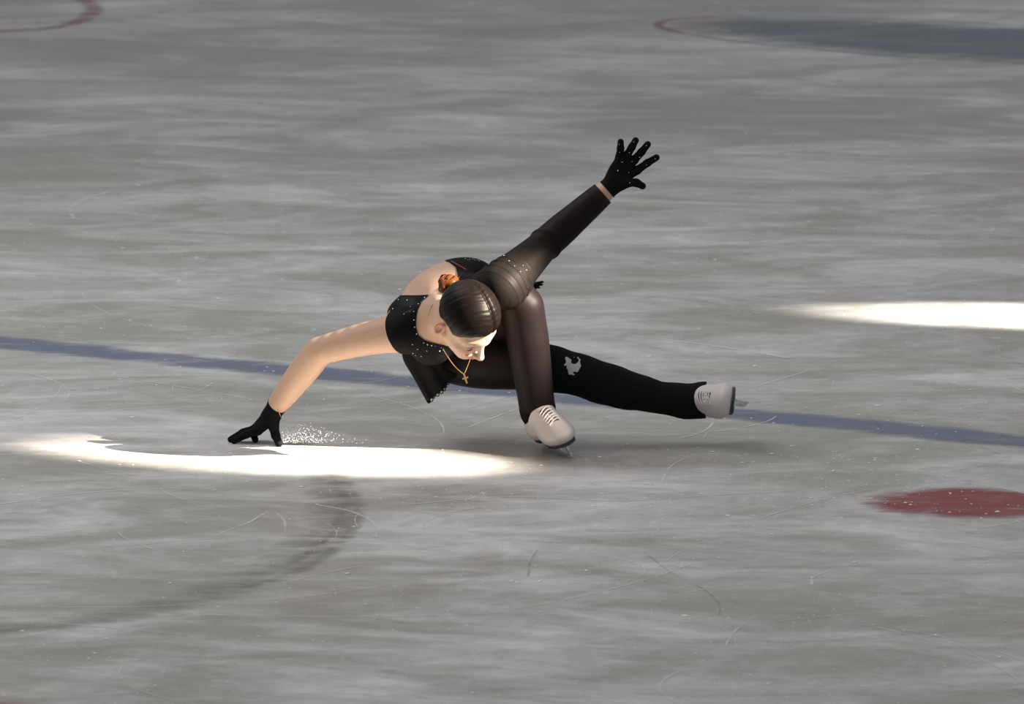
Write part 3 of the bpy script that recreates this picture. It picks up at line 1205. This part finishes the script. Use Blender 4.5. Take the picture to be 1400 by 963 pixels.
def skate(O, Fv, U, S, prims, label):
    lo_ = np.min([q.lo for q in prims], 0) - 0.012
    hi_ = np.max([q.hi for q in prims], 0) + 0.012
    V, F = polygonise(prims, *(axis_coords(lo_[i], hi_[i], 0.0028) for i in range(3)))
    V = relax(V, F, 1, 0.3)
    u = (V - O) @ U
    low = np.where((V - O) @ Fv < -0.02, 0.056, 0.053)
    V = V + np.maximum(low - u, 0)[:, None] * U
    b = link('skate_boot', fast_mesh('skate_boot', V, F), M['boot'], person, True)
    b['label'] = label
    # sole with heel block
    fs = np.linspace(-0.130, 0.140, 28)
    half = np.interp(fs, [-0.130, -0.122, -0.10, -0.04, 0.02, 0.075, 0.115, 0.134, 0.140], [0.004, 0.022, 0.034, 0.031, 0.036, 0.046, 0.036, 0.016, 0.004])
    ring_ = [(f, h) for f, h in zip(fs, half)] + [(f, -h) for f, h in list(zip(fs, half))[::-1]]
    n = len(ring_)
    Vv = [loc(O, Fv, U, S, f, u_, h) for u_ in (0.047, 0.055) for f, h in ring_]
    Ff = [tuple(range(n)), tuple(range(n, 2 * n))[::-1]] + [(k, n + k, n + (k + 1) % n, (k + 1) % n) for k in range(n)]
    j = Join()
    j.add(Vv, Ff)
    heel = [(f, h) for f, h in ring_ if f < -0.052]
    n = len(heel)
    Vv = [loc(O, Fv, U, S, f, u_, h * sc) for u_, sc in ((0.036, 0.88), (0.048, 1.0)) for f, h in heel]
    Ff = [tuple(range(n)), tuple(range(n, 2 * n))[::-1]] + [(k, n + k, n + (k + 1) % n, (k + 1) % n) for k in range(n)]
    j.add(Vv, Ff)
    j.build('sole', M['sole'], b, False)
    # blade: runner with toe pick, two stanchions and mounting plates
    j = Join()
    rf = np.linspace(-0.140, 0.118, 24)
    bot = [(f, 0.0000 + 0.006 * max(0, (abs(f - -0.005) - 0.10) / 0.05) ** 2) for f in rf]
    topl = [(f, 0.0125 + 0.004 * max(0, (f - 0.08) / 0.04)) for f in rf[::-1]]
    pick = [(0.124, 0.004), (0.128, 0.009), (0.126, 0.012), (0.132, 0.016), (0.129, 0.020), (0.134, 0.026), (0.124, 0.030), (0.112, 0.026)]
    j.add(*extrude(bot + pick + topl, O, Fv, U, S, 0.0045))
    j.add(*extrude([(0.100, 0.010), (0.124, 0.024), (0.118, 0.047), (0.106, 0.047)], O, Fv, U, S, 0.0055))
    j.add(*extrude([(0.030, 0.010), (0.046, 0.010), (0.040, 0.030), (0.052, 0.047), (0.034, 0.047), (0.026, 0.030)], O, Fv, U, S, 0.0055))
    j.add(*extrude([(-0.118, 0.010), (-0.062, 0.010), (-0.072, 0.037), (-0.108, 0.037)], O, Fv, U, S, 0.0055))
    for f0, f1, u0, wd in ((0.020, 0.122, 0.0445, 0.040), (-0.118, -0.056, 0.0335, 0.036)):
        j.add(*extrude([(f0, u0), (f1, u0), (f1, u0 + 0.003), (f0, u0 + 0.003)], O, Fv, U, S, wd))
    bl = j.build('blade', M['steel'], b, False)
    bl['label'] = 'steel blade with toe pick'

    def top(f, s_):
        us = np.linspace(0.26, 0.06, 200)
        pts = np.array([loc(O, Fv, U, S, f, x, s_) for x in us])
        d = sdf(prims, pts)
        i = np.argmax(d < 0)
        return pts[i]
    # dark gap over the tongue, then the laces across it
    gV, gF = [], []
    fl = np.linspace(0.088, 0.020, 12)
    for f in fl:
        for s_ in (-0.0165, -0.006, 0.006, 0.0165):
            gV.append(top(f, s_) + (U * 0.5 + Fv * 0.5) * 0.0014)
    for i in range(len(fl) - 1):
        for k in range(3):
            a_ = i * 4 + k
            gF.append((a_, a_ + 1, a_ + 5, a_ + 4))
    link('tongue', mesh('tongue', gV, gF), M['tongue'], b, True)
    for f in (0.082, 0.070, 0.058, 0.046, 0.034, 0.022):
        pts = [top(f + 0.006 * s_ / 0.016, s_) + (U * 0.5 + Fv * 0.6) * 0.0024 for s_ in np.linspace(-0.023, 0.023, 9)]
        V, F, uv = tube(pts, 0.0028, 6)
        link('lace', mesh('lace', V, F, uv), M['lace'], b, True)
    return b


skate(O1, F1, U1, S1, bootL, 'white skate boot standing on the ice')
skate(O2, F2, U2, S2, bootR, 'white skate boot of the trailing leg')

# ------------------------------------------------------------------ hair
hline = np.interp(hc[:, 0], [-0.12, -0.09, -0.045, -0.018, 0.005, 0.030, 0.048, 0.070, 0.10], [-0.085, -0.078, -0.050, 0.000, 0.004, -0.008, 0.008, 0.040, 0.056])
hs_ = hc[:, 1] - hline + 0.0014 * np.sin(170 * hc[:, 2]) + 0.0012 * np.sin(420 * hc[:, 2] + 200 * hc[:, 0])
hs_ = np.where(near, np.minimum(hs_, (0.006 - dH) * 4), -1)
ear = np.min([np.linalg.norm((hc - np.array([-0.010, -0.038, 0.084 * q_])) / np.array([0.027, 0.038, 0.016]), axis=1) for q_ in (-1, 1)], 0) - 1
hs_ = np.minimum(hs_, ear * 0.02)
part = np.where((hc[:, 0] > -0.015) & (hc[:, 1] > 0.02), np.abs(hc[:, 2] + 0.012 + 0.0025 * np.sin(60 * hc[:, 0])) - 0.0007, 1)
hfld = np.minimum(hs_, part)
thk = 0.001 + 0.008 * np.clip(hs_ / 0.022, 0, 1) ** 0.6
thk = thk * np.clip(0.25 + np.abs(hc[:, 2] + 0.012) / 0.012, 0, 1) + 0.0003 * np.sin(hc[:, 0] * 530 + 160 * np.abs(hc[:, 2])) + 0.0003 * np.sin(hc[:, 0] * 310 + 90 * np.abs(hc[:, 2]) + 1)
V, F = clip_shell(BV, BF, BN, hfld, thk)
hme = fast_mesh('hair', V, F)
q = (V - HC) @ HAX.T / HS
uvs = np.stack([q[:, 0] * 1.0 + 0.55 * np.abs(q[:, 2]) + 0.3 * q[:, 1], q[:, 2]], 1)
l = hme.uv_layers.new(name='UVMap')
idx = np.empty(len(hme.loops), dtype=np.int32)
hme.loops.foreach_get('vertex_index', idx)
l.data.foreach_set('uv', uvs[idx].astype(np.float32).ravel())
hair = link('hair', hme, M['hair'], person, True)
hair['label'] = 'dark brown hair combed flat from a parting'
BC = P(613, 389, -0.135)
bx, by, bz = hr, nrmz(np.cross(-hf, hr)), -hf
j = Join()
for ring_r, tr, lift, ph in ((0.024, 0.0125, 0.000, 0), (0.015, 0.0115, 0.012, 1.2), (0.005, 0.010, 0.021, 2.0)):
    a = np.linspace(0, 2 * math.pi, 30)
    pts = [BC + bx * ring_r * math.cos(x) + by * ring_r * math.sin(x) + bz * (lift + 0.005 * math.sin(3 * x + ph)) for x in a]
    rad = [tr * (1 + 0.18 * math.sin(5 * x + ph)) for x in a]
    V, F, uv = tube(pts, rad, 12, False)
    j.add(V, F, [(0.05 * u_, 3 * v_) for u_, v_ in uv])
V, F, uv = tube([BC + hf * 0.055, BC + hf * 0.02, BC], [0.028, 0.020, 0.012], 14)
j.add(V, F, uv)
bun = j.build('hair_bun', M['bun'], hair)
bun['label'] = 'auburn coiled bun'
# wisps at the nape
j = Join()
for i in range(14):
    a = rng.uniform(0, 6.28)
    st = BC + bx * 0.026 * math.cos(a) + by * 0.026 * math.sin(a)
    en = st + (bx * math.cos(a) + by * math.sin(a)) * rng.uniform(0.008, 0.022) + bz * rng.uniform(-0.02, 0.01)
    V, F, uv = tube([st, (st + en) / 2 + bz * 0.006, en], [0.0012, 0.001, 0.0005], 5)
    j.add(V, F, uv)
j.build('hair_wisp', M['bun'], hair)
# eyelashes
for s_ in (-1, 1):
    pts = []
    for a in np.linspace(-1.2, 1.2, 9):
        pts.append(hd(0.075 + 0.0138 * math.cos(a) * 0.97, -0.0265 - 0.001 * abs(a), (0.032 + 0.0135 * math.sin(a)) * s_))
    V, F, uv = tube(pts, 0.0016, 5)
    link('eyelash', mesh('eyelash', V, F, uv), M['lash'], person, True)

# ------------------------------------------------------------------ jewellery
body_front = torso + neck + armR + armL
a0, _ = trace(body_front, 606, 477, 0.004)
pend = P(634.5, 512, -0.155)
naxis = nrmz(P(603, 428, -0.03) - hd(-0.025, -0.07))
nc = hd(-0.025, -0.07) * 0.45 + P(603, 428, -0.03) * 0.55
side = nrmz(np.cross(naxis, [0, 0, 1.0]))
dors = np.cross(side, naxis)
if dors[2] < 0:
    dors = -dors
if side[0] > 0:
    side = -side
loop = [nc + 0.063 * (side * math.cos(a) + dors * math.sin(a)) for a in np.linspace(0.1, math.pi - 0.1, 7)]
b0 = P(648, 474, -0.13)
sagA = [a0 * (1 - t) + pend * t + np.array([0, 0, -0.010 * math.sin(math.pi * t)]) for t in np.linspace(0, 1, 12)]
sagB = [pend * (1 - t) + b0 * t + np.array([0, 0, -0.006 * math.sin(math.pi * t)]) for t in np.linspace(0, 1, 12)]
path = np.array(loop[::-1][-3:][:0] + sagA + sagB[1:] + loop[::-1] + [a0])
V, F, uv = tube(path, 0.0013, 6, False)
neckl = link('necklace', mesh('necklace', V, F, uv), M['gold'], person, True)
neckl['label'] = 'thin gold chain hanging from her neck'
j = Join()
ddir = nrmz(P(639, 526, -0.15) - pend)
xdir = nrmz(np.array([1.0, 0, 0]) - ddir * ddir[0])
for a_, b_ in ((pend, pend + ddir * 0.031), (pend + ddir * 0.013 - xdir * 0.0095, pend + ddir * 0.013 + xdir * 0.0095)):
    e1 = nrmz(b_ - a_)
    e2 = nrmz(np.cross(e1, [0, 1.0, 0]))
    e3 = np.cross(e1, e2)
    Vc = [p + sx * e2 * 0.0026 + sy * e3 * 0.0014 for p in (a_, b_) for sx, sy in ((-1, -1), (1, -1), (1, 1), (-1, 1))]
    j.add(Vc, [(3, 2, 1, 0), (4, 5, 6, 7), (0, 1, 5, 4), (1, 2, 6, 5), (2, 3, 7, 6), (3, 0, 4, 7)])
pnd = j.build('cross_pendant', M['gold'], neckl, False)
pnd['label'] = 'small gold cross'

fdir = nrmz(wrR - elR)
w0 = P(380.5, 552.5, 0.233)
e1 = nrmz(np.cross(fdir, [0, 1.0, 0]))
e2 = np.cross(fdir, e1)
a = np.linspace(0, 2 * math.pi, 33)
V, F, uv = tube([w0 + 0.0315 * (math.cos(x) * e1 + math.sin(x) * e2) + fdir * 0.003 * math.sin(x) for x in a], [0.0022 + 0.0007 * math.sin(16 * x) for x in a], 6, False)
br = link('bracelet', mesh('bracelet', V, F, uv), M['gold'], person, True)
br['label'] = 'gold bracelet on the wrist above the glove'
dstart = P(379, 557, 0.200)
V, F, uv = tube([dstart, P(381.5, 564, 0.198), P(385, 573, 0.205)], 0.0011, 5)
link('chain_end', mesh('chain_end', V, F, uv), M['gold'], br, True)


def stones(name, pix, prims, lift, size, parent):
    j = Join()
    for px, py in pix:
        p, n = trace(prims, px, py, lift)
        r = size * rng.uniform(0.75, 1.15)
        e1 = nrmz(np.cross(n, [0.3, 0.2, 1.0]))
        e2 = np.cross(n, e1)
        Vv, Ff = [p + n * r * 0.8], []
        for k in range(6):
            a = k * math.pi / 3
            Vv.append(p + r * (math.cos(a) * e1 + math.sin(a) * e2) + n * r * 0.2)
        for k in range(6):
            a = k * math.pi / 3
            Vv.append(p + r * (math.cos(a) * e1 + math.sin(a) * e2) - n * r * 0.4)
        for k in range(6):
            k2 = (k + 1) % 6
            Ff += [(0, 1 + k, 1 + k2), (1 + k, 7 + k, 7 + k2, 1 + k2)]
        Ff.append(tuple(range(7, 13))[::-1])
        j.add(Vv, Ff)
    o = j.build(name, M['stone'], parent, False)
    o['kind'] = 'stuff'
    return o


bod = [(538.2, 423.6), (552.7, 430.6), (561.5, 420.6), (566.3, 426.8), (566.4, 438.2), (566.8, 447.4), (569.6, 456.2), (572.4, 416.5),
       (581.3, 408), (563.3, 470.4), (571.2, 476.9), (564.7, 481.8), (568.9, 485), (576.5, 486.4), (583.9, 479.2), (579.7, 468.2),
       (585, 470.7), (590.6, 471.8), (595.4, 472.7), (600.9, 479.2), (603.5, 474.5), (606, 478), (583.5, 504), (557, 412), (545, 411)]
bk = [(636 + 3.2 * (i % 11) + rng.uniform(-1, 1), 352 + 4.5 * (i // 11) + rng.uniform(-1.5, 2)) for i in range(22)]
stones('rhinestones', bod + bk, body_front, 0.0042, 0.0019, dress)
stones('rhinestones', [(695.9, 359.1), (717.8, 370.2), (709.9, 372.8), (713.5, 364.6), (702.6, 365.5), (690, 352)], armL, 0.0070, 0.0019, sleeve)
stones('rhinestones', [(847, 197), (847.5, 208), (867, 194), (860.5, 208.5), (851, 222), (864.3, 221), (874.3, 214.5), (884, 199), (896, 217),
                       (883.7, 225), (845, 233.5), (859.3, 236), (861, 250)], handL, 0.0026, 0.0014, gL)
# pink edging of the low back
pts = [trace(torso + neck, px, py, 0.0055)[0] for px, py in ((617, 359.5), (622, 362.5), (627, 365.5), (632, 368.5), (636, 371))]
V, F, uv = tube(catmull(pts, 4), 0.0026, 6)
ed = link('strap_lining', mesh('strap_lining', V, F, uv), M['pink'], dress, True)
ed['label'] = 'dark pink edging of the low back'

# ------------------------------------------------------------------ ice thrown up by the dragging thumb
j = Join()
for i in range(430):
    px = 386 + abs(rng.normal(0, 42))
    top_ = 30 * math.exp(-((px - 425) / 50) ** 2) + 4
    py = 606 - rng.beta(1.0, 2.2) * top_
    c = P(px, py, 0.16 + rng.uniform(-0.07, 0.05))
    if c[2] < 0.003:
        c[2] = 0.003
    s_ = rng.uniform(0.0005, 0.0013)
    j.add(OCT_V * s_ * (1 + rng.uniform(-0.3, 0.3, (6, 1))) + c, OCT_F)
o = j.build('ice_spray', M['snow'], None, False)
o['kind'] = 'stuff'
o['label'] = 'fine spray of ice crystals thrown up beside the gloved hand'
o['category'] = 'ice spray'
